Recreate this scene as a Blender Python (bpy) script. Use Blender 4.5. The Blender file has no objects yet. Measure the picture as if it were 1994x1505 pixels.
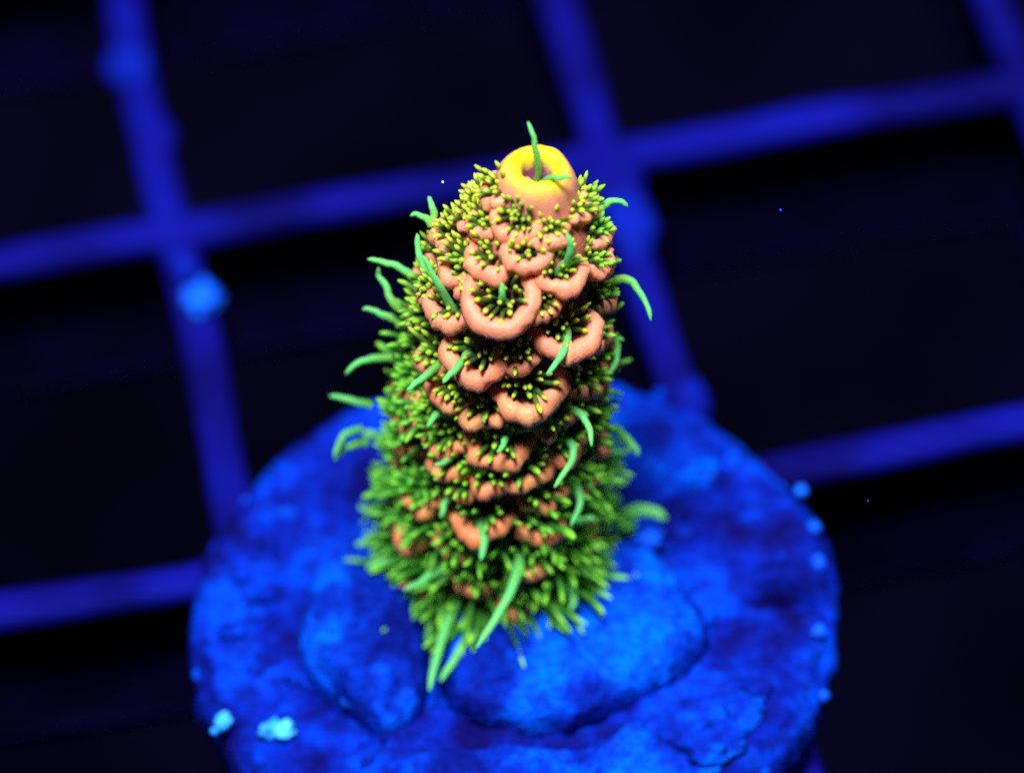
import bpy, bmesh, math, random
import numpy as np
from mathutils import Vector, Matrix, noise
random.seed(7)
S = bpy.context.scene
COL = S.collection

# ------------------------------------------------------------------ camera (1 unit = 1 cm, origin = centre of the plug's top)
cam_data = bpy.data.cameras.new('camera')
cam = bpy.data.objects.new('camera', cam_data); COL.objects.link(cam)
cam.matrix_world = Matrix(((0.99848, 0.05511, 0.0, 0.0439), (-0.04121, 0.74666, -0.66393, -8.8566),
                           (-0.03659, 0.66292, 0.74779, 11.0347), (0, 0, 0, 1)))
cam_data.sensor_width = 36; cam_data.lens = 8500/1994*36
cam_data.clip_start = 0.5; cam_data.clip_end = 300
cam_data.dof.use_dof = True; cam_data.dof.focus_distance = 13.12; cam_data.dof.aperture_fstop = 0.34
S.camera = cam

# ------------------------------------------------------------------ world and lamps
W = bpy.data.worlds.new('World'); S.world = W; W.use_nodes = True
bg = W.node_tree.nodes['Background']; bg.inputs[0].default_value = (0.05, 0.10, 1.0, 1); bg.inputs[1].default_value = 0.018
def lamp(name, loc, target, size, power, color):
    d = bpy.data.lights.new(name, 'AREA'); d.shape = 'DISK'; d.size = size; d.energy = power; d.color = color
    o = bpy.data.objects.new(name, d); COL.objects.link(o); o.location = loc
    o.rotation_euler = (Vector(target)-Vector(loc)).to_track_quat('-Z', 'Y').to_euler()
    return o
KEY = 26000.0
lamp('tank_lamp', (-3.0, -6.0, 32.0), (0, 0, 1), 9.0, KEY, (0.72, 0.82, 1.0))
lamp('added_fill_lamp', (9.0, 4.0, 28.0), (0, 0, 1), 5.0, KEY*0.22, (0.6, 0.75, 1.0))  # added fill lamp, a weak lift from the right
S.view_settings.view_transform = 'Standard'; S.view_settings.look = 'None'
S.view_settings.exposure = 0; S.view_settings.gamma = 1
S.cycles.max_bounces = 8; S.cycles.sample_clamp_indirect = 1.5
S.cycles.use_denoising = False      # the photograph has a fine sensor grain

# ------------------------------------------------------------------ helpers
def mesh_from(name, verts, faces, smooth=True, attr=None):
    me = bpy.data.meshes.new(name); me.from_pydata([tuple(v) for v in verts], [], faces)
    if smooth: me.polygons.foreach_set('use_smooth', [True]*len(me.polygons))
    if attr is not None:
        a = me.attributes.new('along', 'FLOAT', 'POINT'); a.data.foreach_set('value', list(attr))
    me.update(); return me
def link(name, me, mat=None, parent=None, label=None, kind=None):
    o = bpy.data.objects.new(name, me); COL.objects.link(o)
    if mat is not None and me is not None and not me.materials: me.materials.append(mat)
    if parent: o.parent = parent
    if label: o['label'] = label
    if kind: o['kind'] = kind
    return o
def tag(o, label, cat=None, group=None, kind=None):
    o['label'] = label
    if cat: o['category'] = cat
    if group: o['group'] = group
    if kind: o['kind'] = kind
    return o
def nz(p, s=1.0, oct=3):
    return noise.fractal(Vector(p)*s, 1.0, 2.0, oct)
def sst(a, b, x):
    t = min(1, max(0, (x-a)/(b-a))); return t*t*(3-2*t)
class NT:
    def __init__(s, name):
        s.m = bpy.data.materials.new(name); s.m.use_nodes = True; s.t = s.m.node_tree; s.n = s.t.nodes
        s.b = s.n['Principled BSDF']
    def node(s, typ, **k):
        n = s.n.new(typ)
        for a, v in k.items():
            if a.startswith('i_'): n.inputs[int(a[2:])].default_value = v
            else: setattr(n, a, v)
        return n
    def l(s, a, b): s.t.links.new(a, b)
    def ramp(s, fac, stops):
        r = s.n.new('ShaderNodeValToRGB'); e = r.color_ramp.elements
        while len(e) < len(stops): e.new(0.5)
        for k, (p, c) in enumerate(stops): e[k].position = p; e[k].color = (*c, 1)
        s.l(fac, r.inputs[0]); return r.outputs[0]
    def noise(s, scale, detail=4, rough=.55, vec=None):
        n = s.node('ShaderNodeTexNoise'); n.inputs['Scale'].default_value = scale
        n.inputs['Detail'].default_value = detail; n.inputs['Roughness'].default_value = rough
        if vec is not None: s.l(vec, n.inputs['Vector'])
        return n.outputs['Fac']
    def mix(s, fac, a, b, mode='MIX'):
        n = s.node('ShaderNodeMix', data_type='RGBA', blend_type=mode)
        for sock, v in ((n.inputs[0], fac), (n.inputs[6], a), (n.inputs[7], b)):
            if isinstance(v, bpy.types.NodeSocket): s.l(v, sock)
            elif isinstance(v, tuple): sock.default_value = (*v, 1)
            else: sock.default_value = v
        return n.outputs[2]
    def pos(s):
        return s.node('ShaderNodeNewGeometry').outputs['Position']
    def sep(s, v):
        n = s.node('ShaderNodeSeparateXYZ'); s.l(v, n.inputs[0]); return n.outputs
    def rng(s, v, a, b, c=0, d=1):
        n = s.node('ShaderNodeMapRange', interpolation_type='SMOOTHSTEP'); s.l(v, n.inputs[0])
        for k, x in enumerate((a, b, c, d)): n.inputs[k+1].default_value = x
        return n.outputs[0]
    def bump(s, h, strength, dist):
        n = s.node('ShaderNodeBump'); n.inputs['Strength'].default_value = strength; n.inputs['Distance'].default_value = dist
        s.l(h, n.inputs['Height']); s.l(n.outputs[0], s.b.inputs['Normal'])

# ------------------------------------------------------------------ materials
def mat_flesh():
    k = NT('coral_flesh'); p = k.pos(); z = k.sep(p)[2]
    big = k.noise(9, 3, .5, p); fine = k.noise(110, 3, .6, p)
    c = k.ramp(big, [(.34, (.90, .22, .060)), (.50, (.93, .27, .10)), (.66, (.95, .40, .11))])
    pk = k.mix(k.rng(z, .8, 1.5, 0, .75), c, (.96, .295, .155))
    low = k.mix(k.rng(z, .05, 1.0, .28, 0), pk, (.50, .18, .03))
    sp = k.mix(k.rng(fine, .50, .70, 0, .22), low, (.60, .16, .07))
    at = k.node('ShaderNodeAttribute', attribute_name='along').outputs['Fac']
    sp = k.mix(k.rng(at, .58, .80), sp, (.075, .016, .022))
    k.l(sp, k.b.inputs['Base Color']); k.b.inputs['Roughness'].default_value = .48
    k.b.inputs['Specular IOR Level'].default_value = .25
    k.b.inputs['Subsurface Weight'].default_value = .25; k.b.inputs['Subsurface Radius'].default_value = (.03, .012, .005); k.b.inputs['Subsurface Scale'].default_value = 1
    k.bump(fine, .45, .006); return k.m
def mat_axial():
    k = NT('axial_flesh'); p = k.pos(); z = k.sep(p)[2]
    at = k.node('ShaderNodeAttribute', attribute_name='along').outputs['Fac']
    n = k.noise(25, 3, .6, p); fine = k.noise(110, 3, .6, p)
    ad = k.node('ShaderNodeMath', operation='MULTIPLY_ADD'); k.l(n, ad.inputs[0]); ad.inputs[1].default_value = .22; k.l(at, ad.inputs[2])
    c = k.ramp(ad.outputs[0], [(.12, (.85, .23, .17)), (.52, (.94, .31, .16)), (.68, (.94, .47, .05)), (.78, (.94, .72, .0)), (.90, (.90, .58, .02)), (.99, (.32, .08, .16))])
    k.l(c, k.b.inputs['Base Color']); k.b.inputs['Roughness'].default_value = .5; k.b.inputs['Specular IOR Level'].default_value = .25
    k.b.inputs['Subsurface Weight'].default_value = .2; k.b.inputs['Subsurface Radius'].default_value = (.03, .015, .005); k.b.inputs['Subsurface Scale'].default_value = 1
    k.bump(fine, .3, .005); return k.m
def mat_core():
    k = NT('coral_tissue_between_cups'); p = k.pos(); z = k.sep(p)[2]
    n = k.noise(20, 4, .6, p); g = k.noise(90, 3, .6, p)
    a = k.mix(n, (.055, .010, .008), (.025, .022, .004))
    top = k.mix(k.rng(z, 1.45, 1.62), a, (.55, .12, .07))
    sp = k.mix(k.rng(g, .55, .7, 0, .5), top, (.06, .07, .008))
    k.l(sp, k.b.inputs['Base Color']); k.b.inputs['Roughness'].default_value = .6
    k.bump(g, .6, .012); return k.m
def mat_tent(name, long=False):
    k = NT(name); p = k.pos(); z = k.sep(p)[2]
    at = k.node('ShaderNodeAttribute', attribute_name='along').outputs['Fac']
    n = k.noise(14, 2, .5, p); f = k.noise(260, 2, .6, p)
    hi = k.rng(z, .55, 1.35)
    if long:
        base = k.mix(hi, (.10, .55, .03), (.30, .66, .06)); tip = k.mix(n, (.34, .92, .16), (.16, .82, .27))
        c = k.mix(k.rng(at, .0, .65), base, tip)
    else:
        shaft = k.mix(hi, (.008, .045, .003), (.035, .030, .002)); mid = k.mix(hi, (.06, .30, .012), (.12, .13, .005))
        tip = k.mix(hi, (.38, .95, .05), (.85, .92, .06))
        xx = k.sep(p)[0]; ab = k.node('ShaderNodeMath', operation='SUBTRACT'); k.l(xx, ab.inputs[0]); ab.inputs[1].default_value = .04
        a2 = k.node('ShaderNodeMath', operation='ABSOLUTE'); k.l(ab.outputs[0], a2.inputs[0]); side = k.rng(a2.outputs[0], .20, .36, 0, .85)
        tip = k.mix(side, tip, (.27, .84, .06)); mid = k.mix(side, mid, (.05, .34, .02))
        c = k.mix(k.rng(at, .05, .60), shaft, mid); c = k.mix(k.rng(at, .70, .93), c, tip)
        c = k.mix(k.rng(n, .45, .7, 0, .45), c, (.04, .40, .03))
    c = k.mix(k.rng(f, .5, .68, 0, .3), c, (.55, .9, .3) if long else (.3, .5, .05))
    k.l(c, k.b.inputs['Base Color']); k.b.inputs['Roughness'].default_value = .4; k.b.inputs['Specular IOR Level'].default_value = .3
    tr = k.node('ShaderNodeBsdfTranslucent'); k.l(c, tr.inputs[0]); mx = k.node('ShaderNodeMixShader'); mx.inputs[0].default_value = .45 if long else .35
    k.l(k.b.outputs[0], mx.inputs[1]); k.l(tr.outputs[0], mx.inputs[2]); k.l(mx.outputs[0], k.n['Material Output'].inputs[0])
    k.b.inputs['Sheen Weight'].default_value = .35 if long else .1; k.b.inputs['Sheen Tint'].default_value = (.4, 1, .7, 1)
    k.bump(f, .8 if long else .4, .004); return k.m
def mat_plug(name, dark, mid, hi, scale=2.6, rough=.75):
    k = NT(name); p = k.pos()
    a = k.noise(scale, 5, .6, p); b = k.noise(scale*7, 4, .6, p); s = k.noise(70, 3, .7, p)
    c = k.ramp(a, [(.39, dark), (.50, mid), (.62, hi)])
    c = k.mix(k.rng(b, .36, .60, .55, 0), c, dark)
    c = k.mix(k.rng(s, .68, .76, 0, .5), c, (.005, .16, .9))
    k.l(c, k.b.inputs['Base Color']); k.b.inputs['Roughness'].default_value = rough; k.b.inputs['Specular IOR Level'].default_value = .08; k.b.inputs['Specular Tint'].default_value = (.05, .3, 1, 1)
    k.bump(b, .8, .03); return k.m
def mat_plain(name, c1, c2, scale, rough=.7, spec=.2, bump=0):
    k = NT(name); p = k.pos(); n = k.noise(scale, 4, .6, p)
    k.l(k.mix(k.rng(n, .3, .7), c1, c2), k.b.inputs['Base Color']); k.b.inputs['Roughness'].default_value = rough
    k.b.inputs['Specular IOR Level'].default_value = spec; k.b.inputs['Specular Tint'].default_value = (.1, .35, 1, 1)
    if bump: k.bump(n, .5, bump)
    return k.m
FLESH, AXIAL, CORE = mat_flesh(), mat_axial(), mat_core()
TENT, LONG = mat_tent('tentacle_green'), mat_tent('sweeper_mint', True)
PLUG = mat_plug('plug_ceramic', (.004, .002, .065), (.002, .013, .27), (.001, .055, .62))  # blue lamp light put into the colour of grey-white ceramic
GLUE = mat_plug('glue_crust', (.003, .006, .14), (.002, .028, .40), (.001, .115, .82), 3.4, .6)
NODE = mat_plain('bright_nodule', (.01, .22, .95), (.10, .62, .98), 12, .5, .3, .01)
BAR = mat_plain('rack_plastic', (.0030, .0018, .055), (.0050, .0055, .19), 1.3, .6, .04, .01)
WEB = mat_plain('rack_shaded_side', (.0025, .001, .012), (.006, .002, .03), 4, .9, .05)  # near-black: shade on the side walls put into the colour
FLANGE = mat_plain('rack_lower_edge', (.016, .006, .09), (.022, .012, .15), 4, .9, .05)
RNODE = mat_plain('rack_nodule', (.006, .05, .60), (.01, .16, .98), 6, .6, .2, .01)
RNODE2 = mat_plain('rack_crust', (.003, .006, .15), (.004, .014, .28), 6, .6, .04, .01)
FLOOR = mat_plain('tank_floor_dark', (.0008, .0004, .002), (.003, .0022, .012), .5, .95, .02)
SPECK = mat_plain('speck_white', (.75, .75, .9), (.9, .9, .95), 20)

# cups seen in the photograph: height on the branch, angle round it, mouth radius
CUPS=[
(1.732,3.087,0.054),(1.658,-0.186,0.048),(1.704,-2.119,0.065),(1.671,-1.279,0.055),(1.643,-2.782,0.046),(1.515,2.902,0.054),(1.602,3.060,0.038),(1.551,-0.107,0.048),(1.625,2.745,0.043),(1.572,0.503,0.038),
(1.539,-2.673,0.071),(1.602,-2.230,0.074),(1.628,-1.679,0.060),(1.568,-1.089,0.071),(1.499,-0.378,0.051),(1.281,-0.092,0.051),
(1.503,-2.297,0.048),(1.489,-1.870,0.094),(1.488,-1.403,0.054),(1.403,-2.507,0.071),(1.353,-0.959,0.092),(1.230,-3.066,0.054),(1.370,-2.926,0.046),(1.296,-2.011,0.092),(1.293,-1.557,0.055),(1.174,-2.574,0.054),(1.187,-0.350,0.054),(1.119,-2.243,0.071),(1.170,-1.413,0.098),(0.952,-2.953,0.054),(1.078,-1.910,0.071),(1.052,-0.599,0.062),(1.009,-1.144,0.068),(0.928,-2.592,0.054),(0.898,-2.286,0.069),(0.931,-1.658,0.086),(0.831,-0.923,0.062),(0.759,-0.325,0.046),(0.684,-2.971,0.054),(0.810,-2.113,0.069),(0.785,-1.745,0.069),(0.797,-1.362,0.069),(0.586,-0.574,0.054),(0.577,-2.493,0.069),(0.719,-2.008,0.054),(0.656,-1.162,0.062),(0.597,-1.781,0.092),(0.523,-1.148,0.074),(0.388,-2.599,0.085),(0.435,-2.049,0.062),(0.364,-1.285,0.074),(0.283,-1.823,0.069),(0.312,-0.676,0.069),(0.348,-0.307,0.054),(0.364,3.076,0.058),
(0.098,3.085,0.062),
(0.121,-2.693,0.062),(0.163,-2.231,0.069),(0.184,-1.440,0.069),(0.151,-1.001,0.069),(0.075,-0.428,0.062),(1.035,3.003,0.046),
(0.712,3.044,0.046),
(0.977,-0.752,0.046),]
# long tentacles: root, middle, tip
SWEEPERS=[
((0.153,0.245,1.700),(0.153,0.246,1.845),(0.134,0.293,1.900)),
((0.167,0.214,1.720),(0.209,0.143,1.815),(0.251,0.127,1.822)),
((-0.165,0.316,1.478),(-0.166,0.345,1.504),(-0.175,0.373,1.528)),
((-0.173,0.297,1.477),(-0.195,0.319,1.496),(-0.234,0.323,1.499)),
((-0.182,0.200,1.352),(-0.213,0.248,1.395),(-0.219,0.300,1.441)),
((-0.210,0.238,1.257),(-0.284,0.294,1.306),(-0.377,0.313,1.323)),
((-0.293,0.246,1.174),(-0.329,0.294,1.217),(-0.347,0.340,1.258)),
((-0.289,0.245,1.092),(-0.343,0.277,1.120),(-0.404,0.289,1.131)),
((-0.321,0.234,0.953),(-0.401,0.240,0.958),(-0.467,0.210,0.932)),
((-0.163,0.034,1.156),(-0.222,-0.048,1.177),(-0.274,-0.094,1.174)),
((-0.077,-0.023,1.254),(-0.117,-0.115,1.289),(-0.161,-0.172,1.288)),
((-0.398,0.237,0.738),(-0.454,0.251,0.751),(-0.530,0.266,0.765)),
((-0.425,0.238,0.565),(-0.483,0.231,0.559),(-0.534,0.202,0.534)),
((-0.437,0.238,0.629),(-0.499,0.222,0.615),(-0.528,0.177,0.575)),
((0.332,0.246,1.552),(0.380,0.270,1.573),(0.421,0.254,1.559)),
((0.371,0.193,1.304),(0.437,0.175,1.288),(0.477,0.098,1.220)),
((0.213,-0.008,1.317),(0.203,-0.119,1.337),(0.150,-0.198,1.330)),
((0.333,0.160,1.088),(0.375,0.128,1.060),(0.337,0.067,1.006)),
((0.325,0.163,1.069),(0.357,0.166,1.072),(0.398,0.162,1.068)),
((0.320,0.178,0.798),(0.352,0.182,0.801),(0.388,0.179,0.799)),
((0.187,-0.017,0.965),(0.255,-0.098,1.012),(0.275,-0.197,0.991)),
((0.174,-0.025,0.831),(0.220,-0.110,0.866),(0.157,-0.235,0.847)),
((0.196,-0.003,0.607),(0.235,-0.088,0.629),(0.205,-0.188,0.603)),
((0.188,-0.009,0.445),(0.232,-0.061,0.485),(0.280,-0.076,0.503)),
((0.356,0.183,0.130),(0.434,0.224,0.166),(0.521,0.201,0.146)),
((-0.178,-0.031,0.622),(-0.182,-0.105,0.649),(-0.200,-0.155,0.639)),
((-0.087,-0.081,0.536),(-0.070,-0.185,0.573),(-0.079,-0.268,0.561)),
((-0.191,-0.053,0.296),(-0.243,-0.137,0.338),(-0.328,-0.201,0.352)),
((0.033,-0.092,0.375),(0.014,-0.251,0.405),(-0.107,-0.482,0.397)),
((-0.166,-0.078,0.141),(-0.214,-0.232,0.168),(-0.267,-0.435,0.138)),
((-0.115,-0.101,0.086),(-0.159,-0.251,0.121),(-0.232,-0.385,0.115)),
((0.167,-0.034,0.176),(0.201,-0.120,0.201),(0.192,-0.183,0.186)),
((0.315,0.134,-0.097),(0.333,0.102,-0.126),(0.324,0.068,-0.156)),
((0.260,0.103,0.144),(0.300,0.071,0.153),(0.336,0.055,0.149)),
((-0.368,0.108,-0.099),(-0.395,0.078,-0.126),(-0.419,0.049,-0.152)),
((-0.430,0.180,-0.048),(-0.471,0.150,-0.075),(-0.511,0.108,-0.112)),
((0.074,-0.092,0.046),(0.088,-0.175,0.083),(0.078,-0.236,0.074)),
((0.012,-0.074,0.925),(0.011,-0.145,0.967),(-0.012,-0.181,0.967)),
((-0.145,-0.034,0.803),(-0.172,-0.098,0.841),(-0.209,-0.119,0.851)),
((-0.153,-0.011,0.956),(-0.199,-0.060,1.007),(-0.220,-0.096,1.001)),
((0.202,0.016,1.546),(0.237,-0.011,1.645),(0.229,0.007,1.712)),
((-0.112,0.032,1.364),(-0.153,0.036,1.481),(-0.199,0.073,1.580)),
((0.030,-0.026,1.461),(0.030,-0.058,1.534),(0.029,-0.048,1.575)),
((0.349,0.175,0.648),(0.408,0.134,0.611),(0.428,0.104,0.584)),
((-0.329,0.110,0.134),(-0.396,0.081,0.149),(-0.456,0.065,0.150)),
((-0.372,0.221,0.212),(-0.429,0.236,0.225),(-0.475,0.250,0.238)),
((0.293,0.190,0.295),(0.328,0.207,0.311),(0.365,0.223,0.325)),
((0.132,-0.062,0.003),(0.180,-0.133,0.048),(0.236,-0.172,0.058)),
((-0.239,-0.040,0.035),(-0.260,-0.122,0.060),(-0.276,-0.183,0.045)),
((0.314,0.178,0.522),(0.379,0.176,0.520),(0.421,0.184,0.527)),
((0.353,0.187,-0.033),(0.378,0.184,-0.036),(0.403,0.178,-0.041)),
]

# ------------------------------------------------------------------ tank floor
me = mesh_from('tank_floor', [(-120, -120, -9), (120, -120, -9), (120, 120, -9), (-120, 120, -9)], [(0, 1, 2, 3)], False)
link('tank_floor', me, FLOOR, kind='structure')

# ------------------------------------------------------------------ egg-crate rack: bars with a wide cap and a deep thin web
PITCH, RZ = 1.6, math.radians(9.39)
GO = Vector((-1.1453, 2.0736, -0.31))
rack = bpy.data.objects.new('grid_rack', None); COL.objects.link(rack); rack.location = GO; rack.rotation_euler = (0, 0, RZ)
tag(rack, 'blue plastic grid rack of crossing square bars that the round coral plug stands on', 'rack')
def bar(along_x, k, lo, hi):
    """a bar swept along one axis; the profile is a rounded cap over a thin tapering web, cut between crossings for the cross bars"""
    n = max(8, int((hi-lo)/.08)); drop = 0.0 if along_x else -0.006
    prof = [(-.078, -.075), (-.085, -.04), (-.070, -.008), (-.035, 0), (.035, 0), (.070, -.008), (.085, -.04), (.078, -.075),
            (.035, -.10), (.028, -.50), (.045, -.66), (.045, -.72), (-.045, -.72), (-.045, -.66), (-.028, -.50), (-.035, -.10)]
    V, F, M = [], [], []; prof = [(a*.84, b) for a, b in prof]
    for i in range(n+1):
        u = lo+(hi-lo)*i/n
        for j, (a, b) in enumerate(prof):
            w = 1+.16*nz((u*1.1, k*7+(0 if along_x else 31), j*.15), 1.6, 3)
            off = .02*nz((u*.7, k*3.3, 5.0 if along_x else 9.0), 1, 2)
            x, y = (u, k*PITCH+a*w+off) if along_x else (k*PITCH+a*w+off, u)
            V.append((x, y, b+drop+.008*nz((u*2, k, j), 1, 2)))
    m = len(prof)
    for i in range(n):
        for j in range(m):
            j2 = (j+1) % m
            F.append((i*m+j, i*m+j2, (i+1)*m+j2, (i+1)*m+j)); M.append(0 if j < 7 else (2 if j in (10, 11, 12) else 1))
    F.append(tuple(range(m))[::-1]); M.append(1); F.append(tuple(n*m+j for j in range(m))); M.append(1)
    me = mesh_from('grid_bar', V, F)
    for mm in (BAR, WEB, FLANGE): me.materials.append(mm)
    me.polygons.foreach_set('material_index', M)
    return link('grid_bar', me, None, rack)
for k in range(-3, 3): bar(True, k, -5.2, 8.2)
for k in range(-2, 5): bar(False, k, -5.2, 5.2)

def blob(name, c, r, mat, parent=None, seed=0, squash=(1, 1, .8), amp=.25, sub=3, rough=2.0, zrot=0):
    bm = bmesh.new(); bmesh.ops.create_icosphere(bm, subdivisions=sub, radius=1)
    for v in bm.verts:
        d = v.co.normalized(); q = 1+amp*nz((d.x+seed*3.1, d.y, d.z), rough, 4)
        x, y = d.x*squash[0]*r*q, d.y*squash[1]*r*q
        v.co = Vector((x*math.cos(zrot)-y*math.sin(zrot), x*math.sin(zrot)+y*math.cos(zrot), d.z*squash[2]*r*q))
    for f in bm.faces: f.smooth = True
    me = bpy.data.meshes.new(name); bm.to_mesh(me); bm.free()
    o = link(name, me, mat, parent); o.location = c; return o
Ri = Matrix.Rotation(-RZ, 4, 'Z')
def rk(x, y, z): return Ri @ (Vector((x, y, z))-GO)
blob('coralline_nodule', (.045, -.40, .03), .066, RNODE, rack, 1, (1, 1, .7), .5)
blob('coralline_nodule', (.0, -.22, .01), .06, RNODE2, rack, 2, (.8, 1.4, .6), zrot=.3)
blob('coralline_nodule', (-.04, .86, .0), .085, RNODE2, rack, 3, (1, 1.3, .6))
blob('coralline_nodule', (.01, .50, -.03), .07, BAR, rack, 7, (1, 1.6, .5))
blob('coralline_nodule', (1.61, -.34, -.02), .085, RNODE2, rack, 4, (1, 2.4, .5))
blob('coralline_nodule', (1.60, -.08, -.03), .12, BAR, rack, 5, (1.0, 1.5, .5))
blob('coralline_nodule', (1.63, -1.22, -.03), .07, RNODE2, rack, 6, (.9, 1.5, .5))

# ------------------------------------------------------------------ frag plug
plug = bpy.data.objects.new('frag_plug', None); COL.objects.link(plug); plug.location = (0, 0, 0)
tag(plug, 'round blue-lit ceramic frag plug with crusty surface and lumpy rim, lying on the grid', 'coral plug')
def disc_h(x, y):
    r = math.hypot(x, y)
    h = .030*nz((x+4, y, 0), 2.2, 4)+.014*nz((x, y+9, 3), 9, 3)
    a_ = math.atan2(y, x); h += .016*nz((a_*5, r*1.3, 2), 1.5, 3)*sst(.25, .6, r)+.007*nz((x, y, 6), 26, 3)
    # far raised shoulder and the slot near the right edge
    h += .05*math.exp(-((x-.42)**2+(y-.62)**2)/.05)
    dx, dy = x-.885, y+.035; u, v = dx*.96+dy*(-.25), dx*.25+dy*.96
    h -= .10*math.exp(-(u/.115)**4-(v/.026)**2); h += .045*math.exp(-(u/.13)**2-((v-.075)/.04)**2)
    for px, py, rr in ((-.86, .05, .05), (-.32, -.72, .06), (.30, -.78, .09), (-.6, -.33, .05), (.05, -.85, .07), (.63, .28, .05), (-.48, .5, .06)):
        h -= .035*math.exp(-((x-px)**2+(y-py)**2)/(rr*rr))
    return h
V, F = [], []
NR, NA = 95, 420
for i in range(NR+1):
    for j in range(NA):
        a = 2*math.pi*j/NA
        edge = 1.030+.012*nz((math.cos(a)*2.5, math.sin(a)*2.5, 2), 1.5, 3)+.016*abs(nz((math.cos(a)*14, math.sin(a)*14, 7), 1, 2))+.035*math.exp(-((a-.22)/.28)**2 if a < 3.2 else -((a-6.5)/.28)**2)
        t = i/NR; r = edge*t; x, y = r*math.cos(a), r*math.sin(a)
        V.append((x, y, disc_h(x, y)-.05*sst(.93, 1.0, t)**2))
for k, (dz, dr) in enumerate([(-.09, .012), (-.14, .016), (-.20, .010), (-.26, .0), (-.30, -.03)]):
    for j in range(NA):
        a = 2*math.pi*j/NA; x, y, z = V[NR*NA+j]; r = math.hypot(x, y)+dr+.02*nz((math.cos(a)*12, math.sin(a)*12, k*.9), 1, 3)
        V.append((r*math.cos(a), r*math.sin(a), dz if k == 4 else dz+.012*nz((a*9, k, 1), 1, 2)))
tot = NR+5
for i in range(tot):
    for j in range(NA):
        j2 = (j+1) % NA
        if i == 0: F.append((j, NA+j, NA+j2)) if False else F.append((0, NA+j, NA+j2))
        else: F.append((i*NA+j, (i+1)*NA+j, (i+1)*NA+j2, i*NA+j2))
F.append(tuple(tot*NA+j for j in range(NA))[::-1])
link('disc', mesh_from('disc', V, F), PLUG, plug)
# stem under the disc
V, F = [], []
for i, (z, r) in enumerate([(-.302, .42), (-.5, .40), (-1.2, .36), (-1.5, .33), (-1.52, .30)]):
    for j in range(40): V.append((.18+r*math.cos(j*math.pi/20), -.1+r*math.sin(j*math.pi/20), z))
for i in range(4):
    for j in range(40): F.append((i*40+j, (i+1)*40+j, (i+1)*40+(j+1) % 40, i*40+(j+1) % 40))
F.append(tuple(range(40))); F.append(tuple(160+j for j in range(40))[::-1])
link('stem', mesh_from('stem', V, F), PLUG, plug)

def crust(name, outline, hmax, seed, dome=2.4, amp=.03, humps=()):
    """a sheet of crust: smooth closed outline, raised rounded edge that overhangs, lumpy top"""
    P = [Vector(p) for p in outline]; n = len(P); c = sum(P, Vector((0, 0)))/n; NAx = 160; NRx = 34
    ring = []
    for j in range(NAx):
        u = j/NAx*n; i = int(u); t = u-i
        a, b, d, e = (P[(i+q-1) % n] for q in range(4))
        p = .5*((2*b)+(d-a)*t+(2*a-5*b+4*d-e)*t*t+(3*b-a-3*d+e)*t**3)
        w = 1+.045*nz((p.x*5+seed, p.y*5, seed), 1.4, 3)+.035*nz((p.x*9, p.y*9, seed), 1.6, 3)
        ring.append(c+(p-c)*w)
    V, F = [], []
    for i in range(NRx+1):
        rho = i/NRx
        for j in range(NAx):
            p = c+(ring[j]-c)*rho
            h = hmax*(1-rho**dome)**.5 if rho < 1 else 0
            h += (amp*nz((p.x+seed, p.y, 1), 3.2, 4)+.012*nz((p.x, p.y+seed, 1), 11, 3))*(1-rho**8)
            for hx, hy, hr, hh in humps: h += hh*math.exp(-((p.x-hx)**2+(p.y-hy)**2)/(hr*hr))*(1-rho**6)
            V.append((p.x, p.y, disc_h(p.x, p.y)+h+.012))
    for j in range(NAx):     # undercut
        p = c+(ring[j]-c)*.965; V.append((p.x, p.y, disc_h(p.x, p.y)-.03))
    for i in range(NRx+1):
        for j in range(NAx):
            j2 = (j+1) % NAx
            F.append((0, NAx+j, NAx+j2) if i == 0 else (i*NAx+j, (i+1)*NAx+j, (i+1)*NAx+j2, i*NAx+j2))
    return link(name, mesh_from(name, V, F), GLUE, plug)
crust('glue_mound', [(-.669, -.001), (-.583, .186), (-.449, .199), (-.30, .039), (-.27, -.25), (-.310, -.461), (-.42, -.510), (-.527, -.430), (-.590, -.341), (-.671, -.252)],
      .11, 3, 4.0, .04, ((-.40, -.36, .13, .05), (-.56, .05, .14, .03), (-.36, -.12, .10, -.02)))['label'] = 'smooth bright lump of glue on the left of the coral foot'
crust('encrusting_sheet', [(-.221, -.056), (-.05, .12), (.20, .30), (.40, .24), (.53, .06), (.619, -.158), (.554, -.341), (.368, -.441), (.234, -.513), (.088, -.540), (-.041, -.524), (-.168, -.455), (-.245, -.306)],
      .11, 8, 8.0, .035, ((.50, -.14, .13, .05), (.10, -.42, .12, .02), (.2, -.15, .15, -.03)))['label'] = 'broad flat sheet of crust with a raised wavy edge in front of the coral foot'
crust('encrusting_sheet', [(.26, .46), (.30, .72), (.45, .80), (.66, .66), (.72, .5), (.55, .38), (.38, .36)], .06, 12, 2.5, .03)['label'] = 'bright crust patch behind the coral'
crust('encrusting_sheet', [(-.35, -.62), (-.1, -.60), (.2, -.60), (.42, -.50), (.62, -.42), (.78, -.50), (.60, -.74), (.35, -.90), (0, -.97), (-.28, -.92), (-.42, -.78)],
      .035, 17, 4, .045)['label'] = 'rough low crust along the near rim of the plug'
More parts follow.
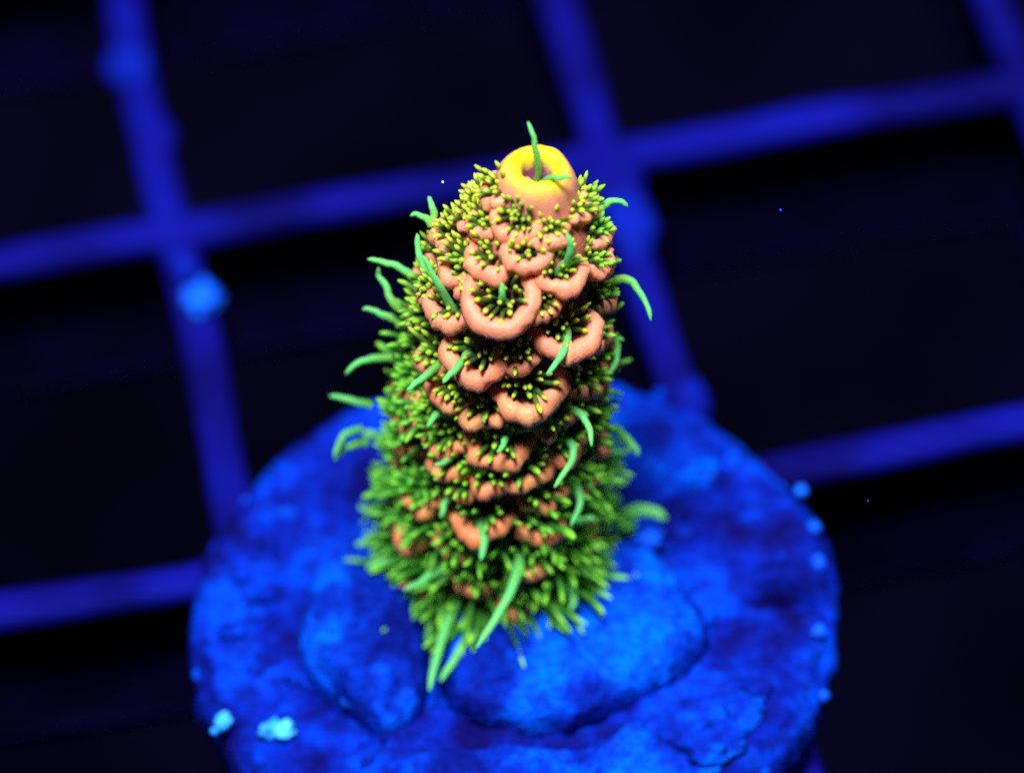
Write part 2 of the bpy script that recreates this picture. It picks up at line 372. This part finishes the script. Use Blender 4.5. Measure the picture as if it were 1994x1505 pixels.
for q, (x, y, r, sq, mt) in enumerate([(-.757, -.47, .042, (1.3, .9, .8), NODE), (-.930, -.425, .024, (1, 1.3, .8), NODE), (-.955, -.46, .012, (1, 1, 1), NODE), (.975, .395, .020, (1, 1, .5), RNODE),
        (1.006, .243, .024, (.8, 1, .5), RNODE), (1.008, .085, .027, (.7, 1.2, .5), RNODE), (.985, -.174, .022, (1, 1, .5), RNODE), (.72, -.47, .045, (1.4, 1, .35), GLUE),
        (.60, -.62, .07, (1.5, .9, .3), GLUE), (-.90, -.05, .04, (1, 1, .4), GLUE), (-.66, -.26, .05, (1.4, .8, .35), GLUE), (-.42, -.40, .07, (1.5, .8, .3), RNODE),
        (.46, .19, .045, (1, 1, .6), RNODE), (-.36, -.02, .04, (1, 1, .5), RNODE)]):
    blob('crust_nodule', (x, y, disc_h(x, y)+.012+(.07 if (abs(x+.42) < .01 or abs(x-.46) < .01) else 0)), r, mt, plug, q+20, sq, .6, 3, 2.6)
rs = random.Random(3)
for q in range(46):   # lumps round the rim
    a = rs.uniform(0, 2*math.pi); rr = 1.035+rs.uniform(-.02, .015); s = rs.uniform(.008, .024)
    blob('rim_nodule', (rr*math.cos(a), rr*math.sin(a), rs.uniform(-.16, -.02)), s, GLUE if rs.random() < .8 else RNODE, plug, q+60, (1, 1, .9), .35, 2, 2)
for q in range(70):   # low lumps on top
    a = rs.uniform(0, 2*math.pi); rr = math.sqrt(rs.random())*.98; x, y = rr*math.cos(a), rr*math.sin(a); s = rs.uniform(.014, .045)
    blob('surface_nodule', (x, y, disc_h(x, y)), s, PLUG if rs.random() < .6 else GLUE, plug, q+160, (1.2, 1, .7), .4, 2, 2)

# ------------------------------------------------------------------ coral
AX = np.array([[0,-.040],[.476,-.017],[.963,.021],[1.378,.073],[1.643,.132],[1.784,.155]])
RD = np.array([[0,.315],[.18,.308],[.58,.290],[.98,.272],[1.28,.262],[1.48,.235],[1.57,.195],[1.635,.15],[1.67,.112],[1.80,.10]])
AY = .2
def axx(z): return float(np.interp(z, AX[:, 0], AX[:, 1]))
def rad(z): return float(np.interp(z, RD[:, 0], RD[:, 1]))
def surf(z, ph, off=0.0):
    r = rad(z)+off; return Vector((axx(z)+r*math.cos(ph), AY+r*math.sin(ph), z))
coral = bpy.data.objects.new('stony_coral', None); COL.objects.link(coral); coral.location = (-.04, .2, 0)
tag(coral, 'upright orange stony coral branch bristling with green tentacles, yellow ring on top, on the plug', 'coral')
OFF = Vector((-.04, .2, 0))
def add(name, me, mat, parent=None, **k):
    o = link(name, me, mat, parent or coral, **k)
    if parent is None: o.location = -OFF      # meshes are written in scene coordinates
    return o
# branch
V, F = [], []; NZ, NP = 120, 150
for i in range(NZ+1):
    z = -.06+(1.70+.06)*i/NZ
    for j in range(NP):
        ph = 2*math.pi*j/NP; p = surf(max(z, 0), ph, -.012); p.z = z
        q = 1+.07*nz((p.x, p.y, p.z), 7, 3)+.025*nz((p.x, p.y, p.z), 30, 2)
        cx = axx(max(z, 0)); flare = 1+.25*sst(.12, -.05, z)
        V.append((cx+(p.x-cx)*q*flare, AY+(p.y-AY)*q*flare, p.z))
for i in range(NZ):
    for j in range(NP):
        j2 = (j+1) % NP; F.append((i*NP+j, i*NP+j2, (i+1)*NP+j2, (i+1)*NP+j))
F.append(tuple(NZ*NP+j for j in range(NP)))
add('branch', mesh_from('branch', V, F), CORE)
# axial corallite: a fat rounded ring on a short tube, sunken pit
V, F, A = [], [], []
prof = [(.175, -.180, 0), (.155, -.145, .05), (.142, -.110, .12), (.133, -.080, .2), (.127, -.052, .32), (.119, -.028, .42), (.108, -.008, .52), (.094, .006, .60),
        (.078, .011, .66), (.064, .007, .72), (.053, -.006, .78), (.044, -.028, .84), (.038, -.055, .9), (.034, -.09, .95), (.02, -.11, 1), (.001, -.115, 1)]
M_ = 72; prof = [(r*.95, z, a) for r, z, a in prof]; tilt = Matrix.Rotation(.10, 3, 'Y') @ Matrix.Rotation(.05, 3, 'X')
for (r, z, a) in prof:
    for j in range(M_):
        ph = 2*math.pi*j/M_; q = 1+.05*nz((math.cos(ph), math.sin(ph), z*6), 1.2, 3)+.012*nz((math.cos(ph)*5, math.sin(ph)*5, z*30), 1.5, 2)
        v = Vector((r*q*math.cos(ph), r*q*math.sin(ph)*.98, z+.006*nz((math.cos(ph), math.sin(ph), 4), 1.6, 2)))
        if r < .06 and math.cos(ph) > .3: v *= 1.0
        v = tilt @ v; V.append((axx(1.784)+v.x, AY+v.y+.012, 1.784+v.z)); A.append(a)
for i in range(len(prof)-1):
    for j in range(M_):
        j2 = (j+1) % M_; F.append((i*M_+j, i*M_+j2, (i+1)*M_+j2, (i+1)*M_+j))
add('axial_cup', mesh_from('axial_cup', V, F, attr=A), AXIAL, label='round yellow ring with a sunken mauve pit at the tip')

def cup_mesh(z, ph, R, seed, rs):
    """one radial cup: a crescent lip open towards the tip; returns mesh + frame"""
    n = Vector((math.cos(ph), math.sin(ph), 0)); a = Vector((0, 0, 1)); t = a.cross(n)
    # slope of the branch (dome) turns normal upwards near the tip
    dr = (rad(z+.03)-rad(max(z-.03, 0)))/.06 if z > 1.3 else 0
    n = (n-a*max(-1.4, dr)*.8).normalized(); a = (a-n*a.dot(n)).normalized()
    e = math.radians(40) if abs(z-1.5) < .03 and abs(ph+1.87) < .04 else math.radians(46+rs.uniform(-5, 9)+(8 if z < .9 else 0)) if z < 1.45 else math.radians(38)
    m = (a*math.sin(e)+n*math.cos(e)).normalized(); b = (n*math.sin(e)-a*math.cos(e)).normalized()
    ring_cup = abs(z-1.5) < .03 and abs(ph+1.87) < .04
    roll = 0 if ring_cup else rs.uniform(-.28, .28)*(1.6 if z < 1.3 else 1); t, b = t*math.cos(roll)+b*math.sin(roll), b*math.cos(roll)-t*math.sin(roll)
    c = surf(z, ph, -.002)-m*.004+(m*.030 if ring_cup else m*0)
    th0 = .009+.175*R; TN, UN = 56, 15
    lob = rs.uniform(.05, .17) if z < 1.25 else rs.uniform(.0, .06); ph0 = rs.uniform(0, 6); nl = rs.choice([3, 4, 5, 6]); wrap = rs.uniform(-.15, .35)
    if ring_cup: wrap = .95; lob = .02    # the round open cup high on the front
    V, F, AT = [], [], []
    for i in range(TN):
        th = 2*math.pi*i/TN; s = math.sin(th)
        w = sst(-.80-wrap, .65-wrap, s)                         # 1 on the outer lip, 0 at the branch side
        q = 1+lob*math.sin(nl*th+ph0)*w+(.03 if ring_cup else .15)*nz((math.cos(th)+seed, math.sin(th), 0), 1.2, 3)
        Rm = R*1.0*q*(1+.10*max(0, s)); T = th0*((.75 if ring_cup else .35)+(.25 if ring_cup else .65)*w+.30*max(0, s)**2)*(1+(.1 if ring_cup else .4)*nz((math.cos(th)*2, math.sin(th)*2, seed), 1.3, 2))
        low = -(1-w)*R*(.25 if ring_cup else 1.0)
        pr = [(-.55, Rm*.55, -R*1.5), (0, Rm*1.0, -R*1.0), (0, Rm+T*.62, -R*.55), (0, Rm+T*.98, -R*.24), (0, Rm+T*1.12, -.0), (0, Rm+T*.95, T*.50), (0, Rm+T*.45, T*.92), (0, Rm, T*1.05),
              (0, Rm-T*.5, T*.88), (0, Rm-T*.85, T*.45), (0, Rm-T*1.0, -.1*T), (0, Rm-T*1.05, -.6*T), (0, (Rm-T)*.75, -1.4*T), (0, (Rm-T)*.4, -1.8*T), (0, .001, -2.0*T)]
        for k, (_, r, h) in enumerate(pr):
            P = c+(t*math.cos(th)+b*s)*r+m*(h+low*(1 if k > 1 else .6))
            g = .006*nz((P.x, P.y, P.z), 42, 3)
            P += (P-c).normalized()*g; V.append(P); AT.append(k/14)
    for i in range(TN):
        i2 = (i+1) % TN
        for k in range(UN-1): F.append((i*UN+k, i2*UN+k, i2*UN+k+1, i*UN+k+1))
    return mesh_from('cup', V, F, attr=AT), (c, t, b, m, R, th0)

# tentacle prototypes, 1 long along +Z, drawn small then scaled
def tent_proto(bend, ratio, seed, bulb):
    V, F, A = [], [], []; N, K = 7, 9; rs = random.Random(seed); tw = rs.uniform(-1, 1)
    ang = 0; p = Vector((0, 0, 0)); px = []
    for k in range(K):
        px.append((p.copy(), ang)); ang += bend/(K-1)*(.5+k/(K-1)); p += Vector((math.sin(ang), .06*tw*math.sin(k), math.cos(ang)))/(K-1)
    for k, (p, an) in enumerate(px):
        u = k/(K-1); r = ratio*(1.05-.32*u)*(1+bulb*math.exp(-((u-.88)/.13)**2))
        if k == K-1: r *= .62
        for j in range(N):
            f = 2*math.pi*j/N; rr = r*(1+.12*nz((math.cos(f)+seed, math.sin(f), u*5), 1.5, 2))
            V.append((p.x+rr*math.cos(f)*math.cos(an), p.y+rr*math.sin(f), p.z-rr*math.cos(f)*math.sin(an))); A.append(u)
    V.append(tuple(px[-1][0]+Vector((math.sin(px[-1][1]), 0, math.cos(px[-1][1])))*ratio*.45)); A.append(1)
    for k in range(K-1):
        for j in range(N): F.append((k*N+j, k*N+(j+1) % N, (k+1)*N+(j+1) % N, (k+1)*N+j))
    for j in range(N): F.append(((K-1)*N+j, (K-1)*N+(j+1) % N, K*N))
    return V, F, A
PRO = [tent_proto(random.uniform(.1, 1.0), .145, 50+q, random.uniform(.05, .3)) for q in range(8)]
PRL = [tent_proto(random.uniform(.1, 1.0), .070, 80+q, random.uniform(0, .15)) for q in range(6)]
PM = [mesh_from('tentacle', *p[:2], attr=p[2]) for p in PRO+PRL]
for m_ in PM: m_.materials.append(TENT)

# all cups: those read off the photograph, then an even cover of the rest
rs = random.Random(11); cups = [(z, ph, R) for z, ph, R in CUPS]; pts = [(surf(z, ph), R) for z, ph, R in cups]
for tries in range(9000):
    z = rs.uniform(.03, 1.60); ph = rs.uniform(-math.pi, math.pi); p = surf(z, ph); R = rs.uniform(.045, .068)*(1 if z < 1.3 else .8)
    front = math.sin(ph) < -.25; g = (1.45 if front else 1.05) if z < 1.4 else 1.4
    if front: R *= .85
    if all((p-q).length > (R+r)*g for q, r in pts): cups.append((z, ph, R)); pts.append((p, R))
camp = Vector((.0439, -8.8566, 11.0347)); tent = []
for q, (z, ph, R) in enumerate(cups):
    R *= 1-.22*sst(.75, .2, z)
    me, (c, t, b, m, R, T) = cup_mesh(z, ph, R, q*1.7, rs)
    co = add('cup', me, FLESH)
    small = z > 1.25; nr = rs.choice([12, 14, 15]) if z < 1.5 or q < 60 else 9; lo = 1.0 if z > 1.35 else 1.0+min(.7, (1.35-z)*.8)*(1-.45*sst(.5, .9, abs(math.cos(ph))))
    for ring, cnt in ((0, nr), (1, nr//2+1)):
        for i in range(cnt):
            if rs.random() < .08: continue
            th = 2*math.pi*(i+rs.uniform(-.3, .3))/cnt; s = math.sin(th)
            rr = (R*1.0-T)*(.58 if ring == 0 else .26); spread = (.34 if ring == 0 else .12)+rs.uniform(-.16, .18)
            rad_d = t*math.cos(th)+b*s; base = c+rad_d*rr-m*T*1.2
            d = (m*math.cos(spread)+rad_d*math.sin(spread)+Vector((rs.uniform(-.15, .15), rs.uniform(-.15, .15), rs.uniform(-.15, .15)))).normalized()
            L = (.072+rs.uniform(-.012, .018)+.16*(R-.05))*lo*(1.05 if ring == 0 else .9)
            long = rs.random() < (.01 if small else .06)
            pr = len(PRO)+rs.randrange(len(PRL)) if long else rs.randrange(len(PRO))
            if long: L *= rs.uniform(1.2, 1.7)
            side = (rad_d-d*rad_d.dot(d)).normalized() if rs.random() < .75 else Vector((0, 0, -1))
            side = (side-d*side.dot(d)).normalized(); yy = d.cross(side)
            thick = (rs.uniform(.85, 1.15)*.058/ L if not long else 1.0)*(1.0 if small else 1.1)
            Mx = Matrix(((side.x*L*thick, yy.x*L*thick, d.x*L, base.x), (side.y*L*thick, yy.y*L*thick, d.y*L, base.y), (side.z*L*thick, yy.z*L*thick, d.z*L, base.z), (0, 0, 0, 1)))
            n0 = Vector((math.cos(ph), math.sin(ph), .25)); vis = n0.dot((camp-base).normalized())
            tent.append((-(vis+.35*z), co, pr, Mx))
    # fine bristle on the tissue around lower cups
tent.sort(key=lambda e: e[0])
for _, co, pr, Mx in tent[:295]:
    o = bpy.data.objects.new('tentacle', PM[pr]); COL.objects.link(o); o.parent = co; o.matrix_basis = Mx
rest = [(pr, Mx) for _, co, pr, Mx in tent[295:]]
# tentacles standing in the gaps between cups
for q in range(2050):
    z = rs.uniform(.02, 1.5) if q < 1750 else rs.uniform(.0, .16); ph = rs.uniform(-math.pi, math.pi) if q < 1750 else rs.uniform(-2.9, -.25)
    if rs.random() < sst(.5, 1.5, z)*.75: continue
    fr = sst(-.75, -.35, math.sin(ph)) if z > .3 else 1
    if rs.random() > fr+.10+.6*sst(.75, .35, z): continue
    base = surf(z, ph, -.02); sd = 1-(.12 if math.cos(ph) > 0 else .2)*sst(.5, .9, abs(math.cos(ph))); n = Vector((math.cos(ph), math.sin(ph), .35)).normalized()
    if z < .22: n = Vector((n.x, n.y, -.35+z))
    d = (n+Vector((rs.gauss(0, .35), rs.gauss(0, .35), rs.gauss(0, .35)))).normalized(); L = sd*rs.uniform(.05, .15)*(1+.35*sst(.8, .3, z))*(1.0-.40*sst(.5, 1.4, z)+.50*sst(.35, .05, z)*(1 if math.sin(ph) < -.3 else .3))
    side = (Vector((rs.gauss(0, 1), rs.gauss(0, 1), -1))); side = (side-d*side.dot(d)).normalized(); yy = d.cross(side); w = .058 if L < .12 else .125
    rest.append((rs.randrange(len(PRO)) if L < .12 else len(PRO)+rs.randrange(len(PRL)), Matrix(((side.x*w, yy.x*w, d.x*L, base.x), (side.y*w, yy.y*w, d.y*L, base.y), (side.z*w, yy.z*w, d.z*L, base.z), (0, 0, 0, 1)))))
ALLP = [(np.array(p[0]), p[1], p[2]) for p in PRO+PRL]
VV, FF, AA = [], [], []; base_i = 0
for pr, Mx in rest:
    pv, pf, pa = ALLP[pr]; Mn = np.array(Mx); w = pv@Mn[:3, :3].T+Mn[:3, 3]
    VV.append(w); FF += [tuple(i+base_i for i in f) for f in pf]; AA += pa; base_i += len(pv)
add('tentacle_fringe', mesh_from('tentacle_fringe', np.concatenate(VV).tolist(), FF, attr=AA), TENT, kind='stuff')

# long sweeper tentacles
def sweeper(P, r0, seed):
    P = [Vector(p) for p in P]; a, b, c_ = P; d0 = (b-a); start = a-d0*.25
    V, F, A = [], [], []; K, N = 22, 10; pts_ = []
    for k in range(K):
        u = k/(K-1)
        # quadratic Lagrange through the three points
        q = a*((u-.5)*(u-1)*2)+b*(u*(u-1)*-4)+c_*(u*(u-.5)*2)
        q += Vector((nz((u*3, seed, 0), 1, 2), nz((u*3, seed, 5), 1, 2), nz((u*3, seed, 9), 1, 2)))*.006
        pts_.append(q)
    up = Vector((.1, .2, 1)).normalized()
    for k, p in enumerate(pts_):
        u = k/(K-1); tg = (pts_[min(k+1, K-1)]-pts_[max(k-1, 0)]).normalized(); s_ = tg.cross(up).normalized(); w_ = tg.cross(s_)
        r = r0*(1.15-.62*u**1.2)
        if k == K-1: r *= .45
        elif k == K-2: r *= .85
        for j in range(N):
            f = 2*math.pi*j/N; rr = r*(1+.16*nz((p.x+math.cos(f)*.02, p.y+math.sin(f)*.02, p.z), 55, 2))
            V.append(p+(s_*math.cos(f)+w_*math.sin(f))*rr); A.append(u)
    V.append(pts_[-1]+(pts_[-1]-pts_[-2]).normalized()*r0*.25); A.append(1)
    for k in range(K-1):
        for j in range(N): F.append((k*N+j, (k+1)*N+j, (k+1)*N+(j+1) % N, k*N+(j+1) % N))
    for j in range(N): F.append(((K-1)*N+j, K*N, (K-1)*N+(j+1) % N))
    return mesh_from('sweeper_tentacle', V, F, attr=A)
for q, P in enumerate(SWEEPERS):
    z = P[0][2]; ln = (Vector(P[2])-Vector(P[0])).length
    add('sweeper_tentacle', sweeper(P, (.8 if q < 2 else 1.06)*(1.7 if P[2][0] > .46 and z < .6 else 1)*(.0100+.011*min(ln, .3)+(.003 if z < .6 else 0)), q*2.3), LONG)

# ------------------------------------------------------------------ specks drifting in the water
for q, (x, y, z, r, lab) in enumerate([(-.130, .321, 1.638, .0040, 'tiny white speck drifting in the dark water just left of the coral tip'),
        (.879, .216, 1.545, .0040, 'tiny blue speck drifting over the dark grid cell, right of the coral tip'),
        (1.093, -.446, .957, .0028, 'tiny faint speck drifting above the lumpy right rim of the plug')]):
    tag(blob('drifting_speck', (x, y, z), r, SPECK if q == 0 else RNODE, None, q, (1, 1, 1), .2, 2), lab, 'speck', 'specks drifting in the water')
